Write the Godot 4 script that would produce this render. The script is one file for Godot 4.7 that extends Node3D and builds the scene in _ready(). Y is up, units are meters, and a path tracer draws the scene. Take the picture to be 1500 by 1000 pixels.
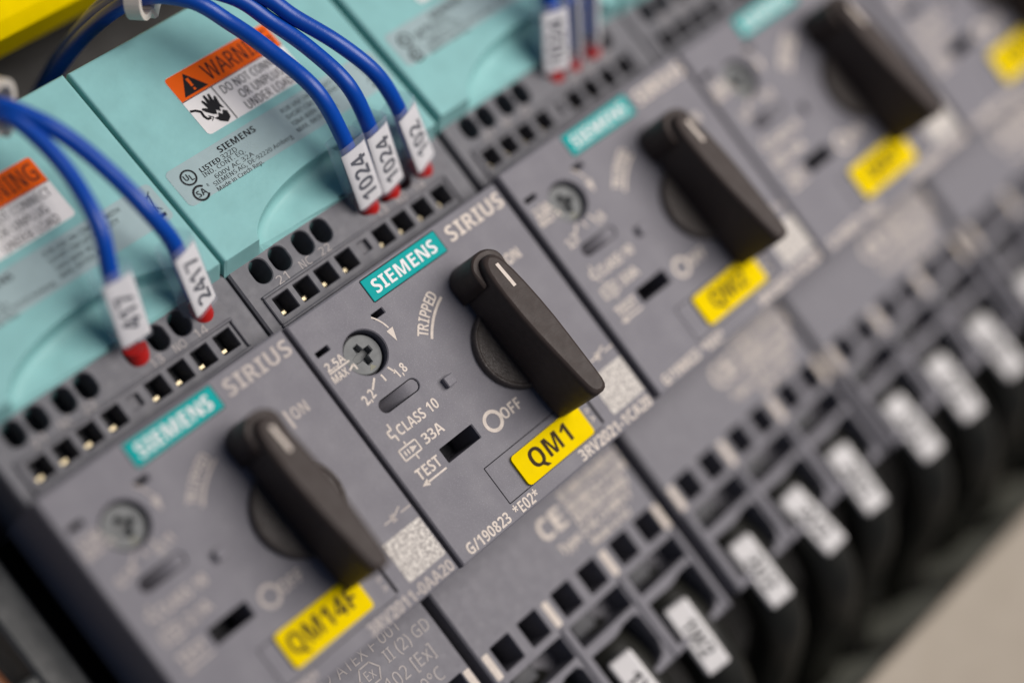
extends Node3D
# All lengths below are millimetres of the real devices; S turns them into metres.
const S := 0.001
var M := {}            # materials
var fonts := {}
var used := {}         # top-level names already taken
var rng := RandomNumberGenerator.new()

# ------------------------------------------------------------------ mesh builder
class B:
	var v := PackedVector3Array()
	var n := PackedVector3Array()
	func triN(a: Vector3, b: Vector3, c: Vector3, na: Vector3, nb: Vector3, nc: Vector3) -> void:
		if (b - a).cross(c - a).dot(na + nb + nc) > 0.0:
			v.append_array([a, c, b]); n.append_array([na, nc, nb])
		else:
			v.append_array([a, b, c]); n.append_array([na, nb, nc])
	func tri(a: Vector3, b: Vector3, c: Vector3, out: Vector3) -> void:
		var f := (b - a).cross(c - a)
		if f.length_squared() < 1e-16: return
		f = f.normalized()
		if f.dot(out) < 0.0: f = -f
		triN(a, b, c, f, f, f)
	func quad(a: Vector3, b: Vector3, c: Vector3, d: Vector3, out: Vector3) -> void:
		tri(a, b, c, out); tri(a, c, d, out)
	# box with chamfered edges
	func box(lo: Vector3, hi: Vector3, ch := 0.3, xf := Transform3D.IDENTITY) -> void:
		var c := (lo + hi) * 0.5
		var h := (hi - lo) * 0.5
		ch = minf(ch, minf(h.x, minf(h.y, h.z)) * 0.9)
		var pts := {}
		for sx in [-1, 1]:
			for sy in [-1, 1]:
				for sz in [-1, 1]:
					for ax in 3:
						var p := Vector3(sx * h.x, sy * h.y, sz * h.z)
						for k in 3:
							if k != ax: p[k] -= [sx, sy, sz][k] * ch
						pts[[sx, sy, sz, ax]] = xf * (c + p)
		var b := xf.basis
		for ax in 3:
			var u := (ax + 1) % 3
			var w := (ax + 2) % 3
			for s in [-1, 1]:
				var q := []
				for t in [[-1, -1], [1, -1], [1, 1], [-1, 1]]:
					var k := [0, 0, 0, ax]
					k[ax] = s; k[u] = t[0]; k[w] = t[1]
					q.append(pts[k])
				var o := Vector3.ZERO
				o[ax] = s
				quad(q[0], q[1], q[2], q[3], b * o)
				for s2 in [-1, 1]:          # edge between faces ax and u
					var e := []
					for t in [-1, 1]:
						var k1 := [0, 0, 0, ax]; k1[ax] = s; k1[u] = s2; k1[w] = t
						var k2 := [0, 0, 0, u]; k2[ax] = s; k2[u] = s2; k2[w] = t
						e.append(pts[k1]); e.append(pts[k2])
					var o2 := Vector3.ZERO
					o2[ax] = s; o2[u] = s2
					quad(e[0], e[1], e[3], e[2], b * o2)
		for sx in [-1, 1]:
			for sy in [-1, 1]:
				for sz in [-1, 1]:
					tri(pts[[sx, sy, sz, 0]], pts[[sx, sy, sz, 1]], pts[[sx, sy, sz, 2]], b * Vector3(sx, sy, sz))
	# smooth skin over closed loops of equal size; a repeated loop makes a crease
	func loft(loops: Array, closed := true) -> void:
		var m: int = loops[0].size()
		var ctr := []
		for l in loops:
			var s := Vector3.ZERO
			for p in l: s += p
			ctr.append(s / m)
		for i in loops.size() - 1:
			for j in (m if closed else m - 1):
				var j2 := (j + 1) % m
				var q := [[i, j], [i, j2], [i + 1, j2], [i + 1, j]]
				var ns := []
				for k in q:
					ns.append(_gn(loops, k[0], k[1], i, closed))
				var P := [loops[i][j], loops[i][j2], loops[i + 1][j2], loops[i + 1][j]]
				_t(P[0], P[1], P[2], ns[0], ns[1], ns[2]); _t(P[0], P[2], P[3], ns[0], ns[2], ns[3])
	func _t(a, b, c, na, nb, nc) -> void:
		if (b - a).cross(c - a).length_squared() < 1e-18: return
		triN(a, b, c, na, nb, nc)
	func _gn(L: Array, i: int, j: int, seg: int, closed: bool) -> Vector3:
		var m: int = L[0].size()
		var a: Vector3 = L[i][(j + 1) % m if closed else mini(j + 1, m - 1)] - L[i][(j - 1 + m) % m if closed else maxi(j - 1, 0)]
		var lo := i
		var hi := i
		if i > 0 and not (i == seg and L[i - 1][j].is_equal_approx(L[i][j])): lo = i - 1
		if i < L.size() - 1 and not (i == seg + 1 and L[i + 1][j].is_equal_approx(L[i][j])): hi = i + 1
		var t: Vector3 = L[hi][j] - L[lo][j]
		var r := a.cross(t)
		if r.length_squared() < 1e-20: r = a.cross(L[seg + 1][j] - L[seg][j])
		return r.normalized() if r.length_squared() > 1e-20 else Vector3.BACK
	func fan(loop: PackedVector3Array, out: Vector3) -> void:
		var c := Vector3.ZERO
		for p in loop: c += p
		c /= loop.size()
		for j in loop.size():
			tri(c, loop[j], loop[(j + 1) % loop.size()], out)
	# flat sheet with holes; cells: [Rect2 around the hole, hole outline, depth, give it a floor]
	func sheet(r: Rect2, z: float, cells: Array, xf := Transform3D.IDENTITY) -> void:
		var xs := [r.position.x, r.end.x]
		var ys := [r.position.y, r.end.y]
		for c in cells:
			xs.append_array([c[0].position.x, c[0].end.x]); ys.append_array([c[0].position.y, c[0].end.y])
		xs.sort(); ys.sort()
		var up := xf.basis.z
		for i in xs.size() - 1:
			for j in ys.size() - 1:
				if xs[i + 1] - xs[i] < 1e-4 or ys[j + 1] - ys[j] < 1e-4: continue
				var mid := Vector2((xs[i] + xs[i + 1]) * 0.5, (ys[j] + ys[j + 1]) * 0.5)
				var inside := false
				for c in cells:
					if c[0].has_point(mid): inside = true
				if not inside:
					quad(xf * Vector3(xs[i], ys[j], z), xf * Vector3(xs[i + 1], ys[j], z), xf * Vector3(xs[i + 1], ys[j + 1], z), xf * Vector3(xs[i], ys[j + 1], z), up)
		for c in cells:
			hole(c[0], c[1], z, c[2], c[3] if c.size() > 3 else true, xf)
	func hole(r: Rect2, poly: PackedVector2Array, z: float, depth: float, floor_too: bool, xf := Transform3D.IDENTITY) -> void:
		var c := Vector2.ZERO
		for p in poly: c += p
		c /= poly.size()
		var angs := []
		for p in poly: angs.append((p - c).angle())
		for q in [r.position, r.end, Vector2(r.position.x, r.end.y), Vector2(r.end.x, r.position.y)]: angs.append((q - c).angle())
		angs.sort()
		var A := []
		for a in angs:
			if A.is_empty() or a - A[-1] > 1e-5: A.append(a)
		var inn := []
		var outp := []
		for a in A:
			var d := Vector2(cos(a), sin(a))
			var best := 1e9
			for k in poly.size():
				var h = Geometry2D.segment_intersects_segment(c, c + d * 1000.0, poly[k] - (poly[(k + 1) % poly.size()] - poly[k]) * 1e-4, poly[(k + 1) % poly.size()] + (poly[(k + 1) % poly.size()] - poly[k]) * 1e-4)
				if h != null: best = minf(best, c.distance_to(h))
			inn.append(c + d * best)
			var t := 1e9
			if absf(d.x) > 1e-6: t = minf(t, ((r.end.x if d.x > 0 else r.position.x) - c.x) / d.x)
			if absf(d.y) > 1e-6: t = minf(t, ((r.end.y if d.y > 0 else r.position.y) - c.y) / d.y)
			outp.append(c + d * t)
		var up := xf.basis.z
		var ch := minf(0.18, depth * 0.3)
		for k in A.size():
			var k2 := (k + 1) % A.size()
			var o1: Vector2 = outp[k]; var o2: Vector2 = outp[k2]
			var i1: Vector2 = inn[k]; var i2: Vector2 = inn[k2]
			var w := c - (i1 + i2) * 0.5
			var W := xf.basis * Vector3(w.x, w.y, 0).normalized()
			var j1 := i1 + (c - i1).normalized() * ch
			var j2 := i2 + (c - i2).normalized() * ch
			quad(xf * Vector3(o1.x, o1.y, z), xf * Vector3(o2.x, o2.y, z), xf * Vector3(i2.x, i2.y, z), xf * Vector3(i1.x, i1.y, z), up)
			quad(xf * Vector3(i1.x, i1.y, z), xf * Vector3(i2.x, i2.y, z), xf * Vector3(j2.x, j2.y, z - ch), xf * Vector3(j1.x, j1.y, z - ch), up + W)
			quad(xf * Vector3(j1.x, j1.y, z - ch), xf * Vector3(j2.x, j2.y, z - ch), xf * Vector3(j2.x, j2.y, z - depth), xf * Vector3(j1.x, j1.y, z - depth), W)
			if floor_too:
				tri(xf * Vector3(c.x, c.y, z - depth), xf * Vector3(j1.x, j1.y, z - depth), xf * Vector3(j2.x, j2.y, z - depth), up)
	func add_arrays(arr: Array, xf: Transform3D) -> void:
		var vv: PackedVector3Array = arr[Mesh.ARRAY_VERTEX]
		var ix = arr[Mesh.ARRAY_INDEX]
		var up := xf.basis.z.normalized()
		if ix == null or ix.size() == 0:
			for k in range(0, vv.size(), 3): triN(xf * vv[k], xf * vv[k + 1], xf * vv[k + 2], up, up, up)
		else:
			for k in range(0, ix.size(), 3): triN(xf * vv[ix[k]], xf * vv[ix[k + 1]], xf * vv[ix[k + 2]], up, up, up)
	func mesh() -> ArrayMesh:
		var a := []
		a.resize(Mesh.ARRAY_MAX)
		var s := PackedVector3Array()
		s.resize(v.size())
		for i in v.size(): s[i] = v[i] * 0.001
		a[Mesh.ARRAY_VERTEX] = s
		a[Mesh.ARRAY_NORMAL] = n
		var m := ArrayMesh.new()
		m.add_surface_from_arrays(Mesh.PRIMITIVE_TRIANGLES, a)
		return m

# ------------------------------------------------------------------ nodes
func numbered(called: String) -> String:
	if not used.has(called):
		used[called] = 0
		return called
	used[called] += 1
	return "%s_%03d" % [called, used[called]]
func thing(called: String, label: String, category: String, at := Vector3.ZERO, group := "") -> Node3D:
	var o := Node3D.new()
	o.name = numbered(called)
	add_child(o)
	o.position = at * S
	tag(o, label, category, group)
	return o
func tag(o: Node, label: String, category: String, group := "") -> void:
	o.set_meta("label", label)
	o.set_meta("category", category)
	if group: o.set_meta("group", group)
func part(called: String, b: B, m: Material, parent: Node) -> MeshInstance3D:
	return inst(called, b.mesh(), m, parent)
func inst(called: String, me: Mesh, m: Material, parent: Node) -> MeshInstance3D:
	var o := MeshInstance3D.new()
	o.name = called
	o.mesh = me
	o.material_override = m
	parent.add_child(o, true)
	return o

# ------------------------------------------------------------------ shapes
func V(x: float, y: float, z: float) -> Vector3: return Vector3(x, y, z)
func stadium(cx: float, cy: float, w: float, h: float, r: float, k := 6) -> PackedVector2Array:
	var p := PackedVector2Array()
	r = minf(r, minf(w, h) * 0.499)
	for q in 4:
		var c := Vector2(cx + (w * 0.5 - r) * [1, -1, -1, 1][q], cy + (h * 0.5 - r) * [1, 1, -1, -1][q])
		for i in k + 1:
			var a := PI * 0.5 * (q + float(i) / k)
			p.append(c + Vector2(cos(a), sin(a)) * r)
	return p
func circle(cx: float, cy: float, r: float, k := 40) -> PackedVector2Array:
	var p := PackedVector2Array()
	for i in k: p.append(Vector2(cx + cos(TAU * i / k) * r, cy + sin(TAU * i / k) * r))
	return p
func flat(b: B, poly: PackedVector2Array, z: float, thick := 0.0, xf := Transform3D.IDENTITY) -> void:
	var idx := Geometry2D.triangulate_polygon(poly)
	for k in range(0, idx.size(), 3):
		b.tri(xf * V(poly[idx[k]].x, poly[idx[k]].y, z), xf * V(poly[idx[k + 1]].x, poly[idx[k + 1]].y, z), xf * V(poly[idx[k + 2]].x, poly[idx[k + 2]].y, z), xf.basis.z)
	if thick > 0.0:
		for k in poly.size():
			var p := poly[k]; var q := poly[(k + 1) % poly.size()]
			var d := (q - p).orthogonal()
			var c := Vector2.ZERO
			for w in poly: c += w
			if d.dot((p + q) * 0.5 - c / poly.size()) < 0: d = -d
			b.quad(xf * V(p.x, p.y, z), xf * V(q.x, q.y, z), xf * V(q.x, q.y, z - thick), xf * V(p.x, p.y, z - thick), xf.basis * V(d.x, d.y, 0))
func line(b: B, pts: Array, w: float, z: float, xf := Transform3D.IDENTITY) -> void:
	for k in pts.size() - 1:
		var p: Vector2 = pts[k]; var q: Vector2 = pts[k + 1]
		var d := (q - p).normalized()
		var o := d.orthogonal() * w * 0.5
		if k > 0: p -= d * w * 0.2
		b.quad(xf * V(p.x + o.x, p.y + o.y, z), xf * V(q.x + o.x, q.y + o.y, z), xf * V(q.x - o.x, q.y - o.y, z), xf * V(p.x - o.x, p.y - o.y, z), xf.basis.z)
func ring(b: B, cx: float, cy: float, r0: float, r1: float, z: float, a0 := 0.0, a1 := TAU, xf := Transform3D.IDENTITY) -> void:
	var k := 36
	for i in k:
		var a := lerpf(a0, a1, float(i) / k)
		var c := lerpf(a0, a1, float(i + 1) / k)
		b.quad(xf * V(cx + cos(a) * r0, cy + sin(a) * r0, z), xf * V(cx + cos(a) * r1, cy + sin(a) * r1, z), xf * V(cx + cos(c) * r1, cy + sin(c) * r1, z), xf * V(cx + cos(c) * r0, cy + sin(c) * r0, z), xf.basis.z)
# lettering: cap height h, centred (or starting) at p, turned by a; w > 0 fits the line to that width
func text(b: B, s: String, p: Vector2, h: float, z: float, a := 0.0, w := 0.0, bold := false, left := false, xf := Transform3D.IDENTITY) -> void:
	var key := "%s|%s" % [s, bold]
	if not fonts.has(key):
		var f := SystemFont.new()
		f.font_names = PackedStringArray(["Droid Sans"])
		f.font_weight = 700 if bold else 400
		var t := TextMesh.new()
		t.font = f
		t.font_size = 64
		t.pixel_size = 1.0
		t.depth = 0.0
		t.curve_step = 4.0
		t.text = s
		fonts[key] = t.get_mesh_arrays()
	var arr: Array = fonts[key]
	var vv: PackedVector3Array = arr[Mesh.ARRAY_VERTEX]
	if vv.is_empty(): return
	var lo := vv[0]; var hi := vv[0]
	for q in vv:
		lo = lo.min(q); hi = hi.max(q)
	var sy := h / 45.7
	var sx := sy * 0.82
	if w > 0.0: sx = w / (hi.x - lo.x)
	var mx := lo.x if left else (lo.x + hi.x) * 0.5
	var base := Basis(V(cos(a), sin(a), 0) * sx, V(-sin(a), cos(a), 0) * sy, V(0, 0, 1))
	# capitals sit on the baseline: centre of the cap height
	var mid := (lo.y + hi.y) * 0.5
	var t3 := Transform3D(base, V(p.x, p.y, z) - base * V(mx, mid, lo.z))
	b.add_arrays(arr, xf * t3)
func smooth_path(pts: Array, per := 8) -> Array:
	var r := []
	for i in pts.size() - 1:
		var a: Vector3 = pts[maxi(i - 1, 0)]; var p: Vector3 = pts[i]; var q: Vector3 = pts[i + 1]; var d: Vector3 = pts[mini(i + 2, pts.size() - 1)]
		for k in per: r.append(p.cubic_interpolate(q, a, d, float(k) / per))
	r.append(pts[-1])
	return r
func tube(b: B, pts: Array, r: float, k := 18, caps := true) -> void:
	var loops := []
	var up := V(1, 0, 0)
	for i in pts.size():
		var t: Vector3 = (pts[mini(i + 1, pts.size() - 1)] - pts[maxi(i - 1, 0)]).normalized()
		up = (up - t * t.dot(up)).normalized()
		var s := t.cross(up)
		var l := PackedVector3Array()
		for j in k: l.append(pts[i] + (up * cos(TAU * j / k) + s * sin(TAU * j / k)) * r)
		loops.append(l)
	b.loft(loops)
	if caps:
		b.fan(loops[0], pts[0] - pts[1]); b.fan(loops[-1], pts[-1] - pts[-2])
func at_z(poly: PackedVector2Array, z: float, xf := Transform3D.IDENTITY) -> PackedVector3Array:
	var l := PackedVector3Array()
	for p in poly: l.append(xf * V(p.x, p.y, z))
	return l
func rect(x0: float, x1: float, y0: float, y1: float) -> Rect2: return Rect2(x0, y0, x1 - x0, y1 - y0)

# ------------------------------------------------------------------ materials
func noise_tex(freq: float, oct: int, lo: Color, hi: Color, normal := false, bump := 1.0, size := 256, sd := 3, kind := FastNoiseLite.TYPE_SIMPLEX_SMOOTH) -> NoiseTexture2D:
	var f := FastNoiseLite.new()
	f.seed = sd
	f.noise_type = kind
	f.frequency = freq
	f.fractal_octaves = oct
	var t := NoiseTexture2D.new()
	t.width = size; t.height = size
	t.seamless = true
	t.noise = f
	if normal:
		t.as_normal_map = true
		t.bump_strength = bump
	else:
		var g := Gradient.new()
		g.set_color(0, lo); g.set_color(1, hi)
		t.color_ramp = g
	return t
func plastic(c: Color, rough: float, grain := 0.25, vary := 0.06, tile := 45.0, spec := 0.5, dusty := false) -> StandardMaterial3D:
	var m := StandardMaterial3D.new()
	m.albedo_color = c
	m.roughness = rough
	m.metallic_specular = spec
	m.uv1_triplanar = true
	m.uv1_scale = Vector3.ONE * tile
	if vary > 0.0:
		m.albedo_texture = noise_tex(0.02, 4, Color(1 - vary, 1 - vary, 1 - vary), Color.WHITE, false, 1.0, 256, 5)
	if dusty:
		var t := noise_tex(0.16, 1, Color.WHITE, Color.WHITE, false, 1.0, 512, 31)
		t.color_ramp.set_color(0, Color(0.84, 0.84, 0.84))
		t.color_ramp.set_offset(1, 0.84)
		t.color_ramp.set_color(1, Color(0.88, 0.88, 0.88))
		t.color_ramp.add_point(0.9, Color(1, 1, 1))
		m.albedo_texture = t
	if vary > 0.0:
		m.roughness_texture = noise_tex(0.012, 4, Color(0.72, 0.72, 0.72), Color.WHITE, false, 1.0, 256, 17)
		m.roughness = minf(1.0, rough * 1.15)
	if grain > 0.0:
		m.normal_enabled = true
		m.normal_texture = noise_tex(0.09, 3, Color.BLACK, Color.WHITE, true, 4.0, 256, 9)
		m.normal_scale = grain
	return m
func lin(r: float, g: float, bl: float) -> Color: return Color(r, g, bl).linear_to_srgb()
func make_materials() -> void:
	M.plate = plastic(lin(0.284, 0.276, 0.306), 0.55, 0.09, 0.06, 50.0, 0.35, true)
	M.body = plastic(lin(0.22, 0.215, 0.237), 0.55, 0.09, 0.06, 110.0, 0.35)
	M.aux = plastic(lin(0.15, 0.15, 0.166), 0.5, 0.08, 0.07, 110.0, 0.4)
	M.base = plastic(lin(0.03, 0.028, 0.026), 0.6, 0.2, 0.1)
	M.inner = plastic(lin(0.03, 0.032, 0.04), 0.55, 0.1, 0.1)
	M.dial = plastic(lin(0.19, 0.2, 0.2), 0.5, 0.06, 0.08, 110.0, 0.35)
	M.rail = plastic(lin(0.1, 0.105, 0.1), 0.5, 0.1, 0.08)
	M.pointer = plastic(lin(0.27, 0.27, 0.2), 0.55, 0.0, 0.05, 110.0, 0.3)
	M.cross = plastic(lin(0.06, 0.07, 0.07), 0.4, 0.1, 0.1)
	M.knob = plastic(lin(0.056, 0.043, 0.038), 0.48, 0.14, 0.1, 140.0, 0.33)
	M.disc = plastic(lin(0.066, 0.054, 0.048), 0.42, 0.6, 0.12, 120.0, 0.5)
	M.teal = plastic(lin(0.285, 0.58, 0.57), 0.4, 0.03, 0.06, 30.0, 0.35)
	M.badge = plastic(lin(0.0, 0.40, 0.385), 0.5, 0.02, 0.03, 60.0, 0.2)
	M.cream = plastic(lin(0.84, 0.75, 0.66), 0.7, 0.0, 0.1, 160.0, 0.2)
	M.worn = plastic(lin(0.6, 0.54, 0.5), 0.7, 0.0, 0.1, 160.0, 0.2)
	M.faint = plastic(lin(0.52, 0.48, 0.46), 0.7, 0.0, 0.1, 160.0, 0.2)
	M.white_print = plastic(lin(0.88, 0.88, 0.87), 0.6, 0.0, 0.0, 45.0, 0.2)
	M.yellow = plastic(lin(0.95, 0.70, 0.0), 0.55, 0.03, 0.03, 60.0, 0.08)
	M.label_ink = plastic(lin(0.05, 0.032, 0.012), 0.6, 0.0, 0.0, 45.0, 0.2)
	M.ink = plastic(lin(0.02, 0.02, 0.022), 0.6, 0.0, 0.0, 45.0, 0.2)
	M.groove = plastic(lin(0.02, 0.02, 0.025), 0.6, 0.0, 0.0, 45.0, 0.2)
	M.orange = plastic(lin(0.88, 0.125, 0.005), 0.5, 0.02, 0.03, 60.0, 0.25)
	M.paper = plastic(lin(0.9, 0.88, 0.86), 0.55, 0.02, 0.03, 60.0, 0.3)
	M.sticker = plastic(lin(0.37, 0.49, 0.50), 0.35, 0.02, 0.03, 60.0, 0.4)
	M.code = StandardMaterial3D.new()
	M.code.albedo_texture = noise_tex(0.06, 2, lin(0.28, 0.26, 0.25), lin(1.0, 0.95, 0.86), false, 1.0, 256, 21)
	M.code.uv1_triplanar = true
	M.code.uv1_scale = Vector3.ONE * 90.0
	M.code.roughness = 0.7
	M.code.metallic_specular = 0.2
	M.blue = plastic(lin(0.0, 0.066, 0.42), 0.36, 0.05, 0.05, 60.0, 0.5)
	M.black_wire = plastic(lin(0.014, 0.014, 0.0105), 0.45, 0.15, 0.15, 30.0, 0.45)
	M.red = plastic(lin(0.5, 0.014, 0.012), 0.38, 0.05, 0.05)
	M.brown = plastic(lin(0.25, 0.1, 0.045), 0.4, 0.1, 0.1)
	M.tie = plastic(lin(0.7, 0.63, 0.55), 0.4, 0.05, 0.05)
	M.duct = plastic(lin(0.5, 0.51, 0.42), 0.55, 0.1, 0.08, 20.0)
	M.panel = plastic(lin(0.385, 0.335, 0.265), 0.6, 0.1, 0.05, 4.0)
	M.brass = StandardMaterial3D.new()
	M.brass.albedo_color = lin(0.5, 0.43, 0.28)
	M.brass.metallic = 1.0
	M.brass.roughness = 0.45
	M.clear = StandardMaterial3D.new()
	M.clear.albedo_color = Color(0.86, 0.88, 0.94, 0.16)
	M.clear.transparency = BaseMaterial3D.TRANSPARENCY_ALPHA
	M.clear.roughness = 0.08

# ------------------------------------------------------------------ circuit breaker
const PLATE_T := 0.9
const PLATE_B := -42.7
const PLATE_R := 43.9
var shared := {}       # meshes used by every breaker
func rim(b: B, x0: float, x1: float, y0: float, y1: float, z: float, deep: float, ch := 0.35) -> void:
	# chamfered border and the four side walls under a sheet that spans x0+ch .. x1-ch
	var i := [Vector2(x0 + ch, y0 + ch), Vector2(x1 - ch, y0 + ch), Vector2(x1 - ch, y1 - ch), Vector2(x0 + ch, y1 - ch)]
	var o := [Vector2(x0, y0), Vector2(x1, y0), Vector2(x1, y1), Vector2(x0, y1)]
	var d := [V(0, -1, 0), V(1, 0, 0), V(0, 1, 0), V(-1, 0, 0)]
	for k in 4:
		var k2 := (k + 1) % 4
		b.quad(V(i[k].x, i[k].y, z), V(i[k2].x, i[k2].y, z), V(o[k2].x, o[k2].y, z - ch), V(o[k].x, o[k].y, z - ch), d[k] + V(0, 0, 1))
		b.quad(V(o[k].x, o[k].y, z - ch), V(o[k2].x, o[k2].y, z - ch), V(o[k2].x, o[k2].y, deep), V(o[k].x, o[k].y, deep), d[k])

func build_shared() -> void:
	# front plate with its slots
	var b := B.new()
	var ch := 0.28
	var cells := [
		[rect(0.7, 4.0, -6.0, -4.2), stadium(2.4, -5.1, 2.7, 1.0, 0.1, 1), 5.0],
		[rect(11.9, 15.2, -6.3, -4.4), stadium(13.5, -5.3, 2.5, 1.1, 0.1, 1), 5.0],
		[rect(4.05, 11.9, -12.9, -4.9), circle(8.0, -8.9, 3.72), 3.4],
		[rect(3.4, 12.9, -18.9, -15.3), stadium(8.2, -17.0, 8.0, 2.3, 1.1), 0.5, false],
		[rect(7.0, 15.9, -30.2, -26.4), stadium(11.55, -28.2, 7.1, 2.6, 0.12, 1), 9.0],
		[rect(33.1, 34.4, -40.4, -33.0), stadium(33.8, -36.6, 0.55, 6.2, 0.1, 1), 1.2],
	]
	b.sheet(rect(ch, PLATE_R - ch, PLATE_B + ch, PLATE_T - ch), 0.0, cells)
	rim(b, 0.0, PLATE_R, PLATE_B, PLATE_T, 0.0, -22.0, ch)
	# sloping bed of the long oval pocket
	var bed := func(x: float) -> float: return -0.3 - 6.5 * pow(clampf((11.2 - x) / 6.8, 0.0, 1.0), 2.0)
	var wide := func(x: float) -> float:
		var d := absf(x - 8.2) - 2.85
		return 0.98 if d <= 0.0 else sqrt(maxf(0.0, 0.98 * 0.98 - d * d))
	for k in 40:
		var xa := 4.37 + 7.66 * k / 40.0
		var xb := 4.37 + 7.66 * (k + 1) / 40.0
		var wa: float = wide.call(xa); var wb: float = wide.call(xb)
		var za: float = bed.call(xa); var zb: float = bed.call(xb)
		b.quad(V(xa, -17 - wa, za), V(xb, -17 - wb, zb), V(xb, -17 + wb, zb), V(xa, -17 + wa, za), V(0, 0, 1))
		for q in [-1.0, 1.0]:
			b.quad(V(xa, -17 + q * wa, -0.2), V(xb, -17 + q * wb, -0.2), V(xb, -17 + q * wb, zb), V(xa, -17 + q * wa, za), V(8.2 - xa, -q, 0))
	b.box(V(15.2, -20.6, -0.5), V(17.0, -18.9, 1.1), 0.15)
	shared.front_plate = b.mesh()
	# floors of the dark slots
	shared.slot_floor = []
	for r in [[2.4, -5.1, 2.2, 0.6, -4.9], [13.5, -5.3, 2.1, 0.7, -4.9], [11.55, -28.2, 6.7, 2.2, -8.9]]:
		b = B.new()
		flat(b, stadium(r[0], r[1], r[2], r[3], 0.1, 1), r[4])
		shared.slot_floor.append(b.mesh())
	# dial
	b = B.new()
	var loops := []
	for l in [[3.15, -3.4], [3.15, -1.45], [3.15, -1.45], [3.0, -1.3], [3.0, -1.3]]: loops.append(at_z(circle(8.0, -8.9, l[0]), l[1]))
	b.loft(loops)
	var xp := PackedVector2Array()
	for q in 4:
		var a := PI * 0.5 * q + 0.12
		for c in [Vector2(1.85, -0.5), Vector2(1.85, 0.5), Vector2(0.7, 0.7)]: xp.append(Vector2(8.0, -8.9) + c.rotated(a))
	b.sheet(rect(6.0, 10.0, -10.9, -6.9), -1.3, [[rect(6.0, 10.0, -10.9, -6.9), xp, 1.6]])
	# disc face outside the square that holds the cross
	var cc := circle(8.0, -8.9, 3.0, 40)
	for k in cc.size():
		var qs := []
		for p in [cc[k], cc[(k + 1) % 40]]:
			var d: Vector2 = p - Vector2(8.0, -8.9)
			var t := 2.0 / maxf(absf(d.x), absf(d.y))
			qs.append(Vector2(8.0, -8.9) + d * minf(t, 1.0))
		b.quad(V(cc[k].x, cc[k].y, -1.3), V(cc[(k + 1) % 40].x, cc[(k + 1) % 40].y, -1.3), V(qs[1].x, qs[1].y, -1.3), V(qs[0].x, qs[0].y, -1.3), V(0, 0, 1))
	shared.setting_dial = b.mesh()
	b = B.new()
	flat(b, PackedVector2Array([Vector2(7.45, -11.55), Vector2(8.1, -10.7), Vector2(8.75, -11.5)]), -1.27)
	shared.dial_pointer = b.mesh()
	# badge
	b = B.new()
	b.box(V(14.2, -3.6, -0.3), V(29.7, 0.15, 0.12), 0.08)
	shared.badge = b.mesh()
	b = B.new()
	for q in [[14.2, 0.15, 29.7, 0.15], [29.7, 0.15, 29.7, -3.6], [29.7, -3.6, 14.2, -3.6], [14.2, -3.6, 14.2, 0.15]]:
		line(b, [Vector2(q[0], q[1]), Vector2(q[2], q[3])], 0.3, 0.02)
	shared.badge_groove = b.mesh()
	b = B.new()
	# frame round the identification label
	for q in [[12.2, -33.4, 33.5, -33.4], [12.2, -33.4, 12.2, -39.95], [12.2, -39.95, 33.5, -39.95]]:
		line(b, [Vector2(q[0], q[1]), Vector2(q[2], q[3])], 0.16, 0.03)
	shared.label_frame = b.mesh()
	b = B.new()
	text(b, "SIEMENS", Vector2(21.95, -1.75), 2.15, 0.15, 0.0, 13.0, true)
	shared.badge_lettering = b.mesh()
	# knob
	b = B.new()
	loops = []
	for l in [[7.35, 0.02], [7.3, 0.95], [7.15, 1.25], [6.9, 1.35], [6.7, 1.25], [6.55, 1.1], [6.55, 1.1]]: loops.append(at_z(circle(28.95, -21.35, l[0], 56), l[1]))
	b.loft(loops)
	b.fan(loops[-1], V(0, 0, 1))
	shared.knob_disc = b.mesh()
	b = B.new()
	# blade: half width along its length, top sloping up towards its lower end
	var prof := [[-8.1, 0.35], [-8.25, 0.8], [-8.6, 1.25], [-9.2, 1.6], [-10.2, 1.9], [-12.0, 2.15], [-14.5, 2.33], [-18.0, 2.42], [-21.5, 2.38], [-25.0, 2.2], [-28.5, 1.98], [-31.5, 1.8], [-33.0, 1.66], [-33.8, 1.45], [-34.3, 1.05], [-34.5, 0.5]]
	var mk := func(off: float, dz: float, lo: float) -> PackedVector3Array:
		var l := PackedVector3Array()
		for s in [-1, 1]:
			for i in prof.size():
				var p: Array = prof[i] if s < 0 else prof[prof.size() - 1 - i]
				var y: float = -21.2 + (p[0] + 21.2) * (1.0 + off / 13.1)
				var z: float = lo if lo > -50.0 else 9.5 - (p[0] + 9.0) * 0.125 + dz
				l.append(V(28.9 + s * (p[1] + off), y, z))
		return l
	loops = [mk.call(0.4, 0, 0.9), mk.call(0.12, -0.9, -99), mk.call(0.0, -0.45, -99), mk.call(-0.18, -0.15, -99), mk.call(-0.5, 0.0, -99), mk.call(-0.5, 0.0, -99)]
	b.loft(loops)
	var tl: PackedVector3Array = loops[-1]
	var half := prof.size()
	for i in half - 1:
		b.quad(tl[i], tl[i + 1], tl[2 * half - 2 - i], tl[2 * half - 1 - i], V(0, 0, 1))
	shared.handle = b.mesh()
	b = B.new()
	loops = []
	var tabp := func(off: float) -> PackedVector2Array:
		var p := PackedVector2Array()
		for i in 17:
			var a := PI * i / 16.0
			p.append(Vector2(28.9 + cos(a) * (3.1 + off), -9.3 + sin(a) * (2.5 + off)))
		p.append(Vector2(28.9 - 2.95 - off, -11.9 - off)); p.append(Vector2(28.9 + 2.95 + off, -11.9 - off))
		return p
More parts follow.
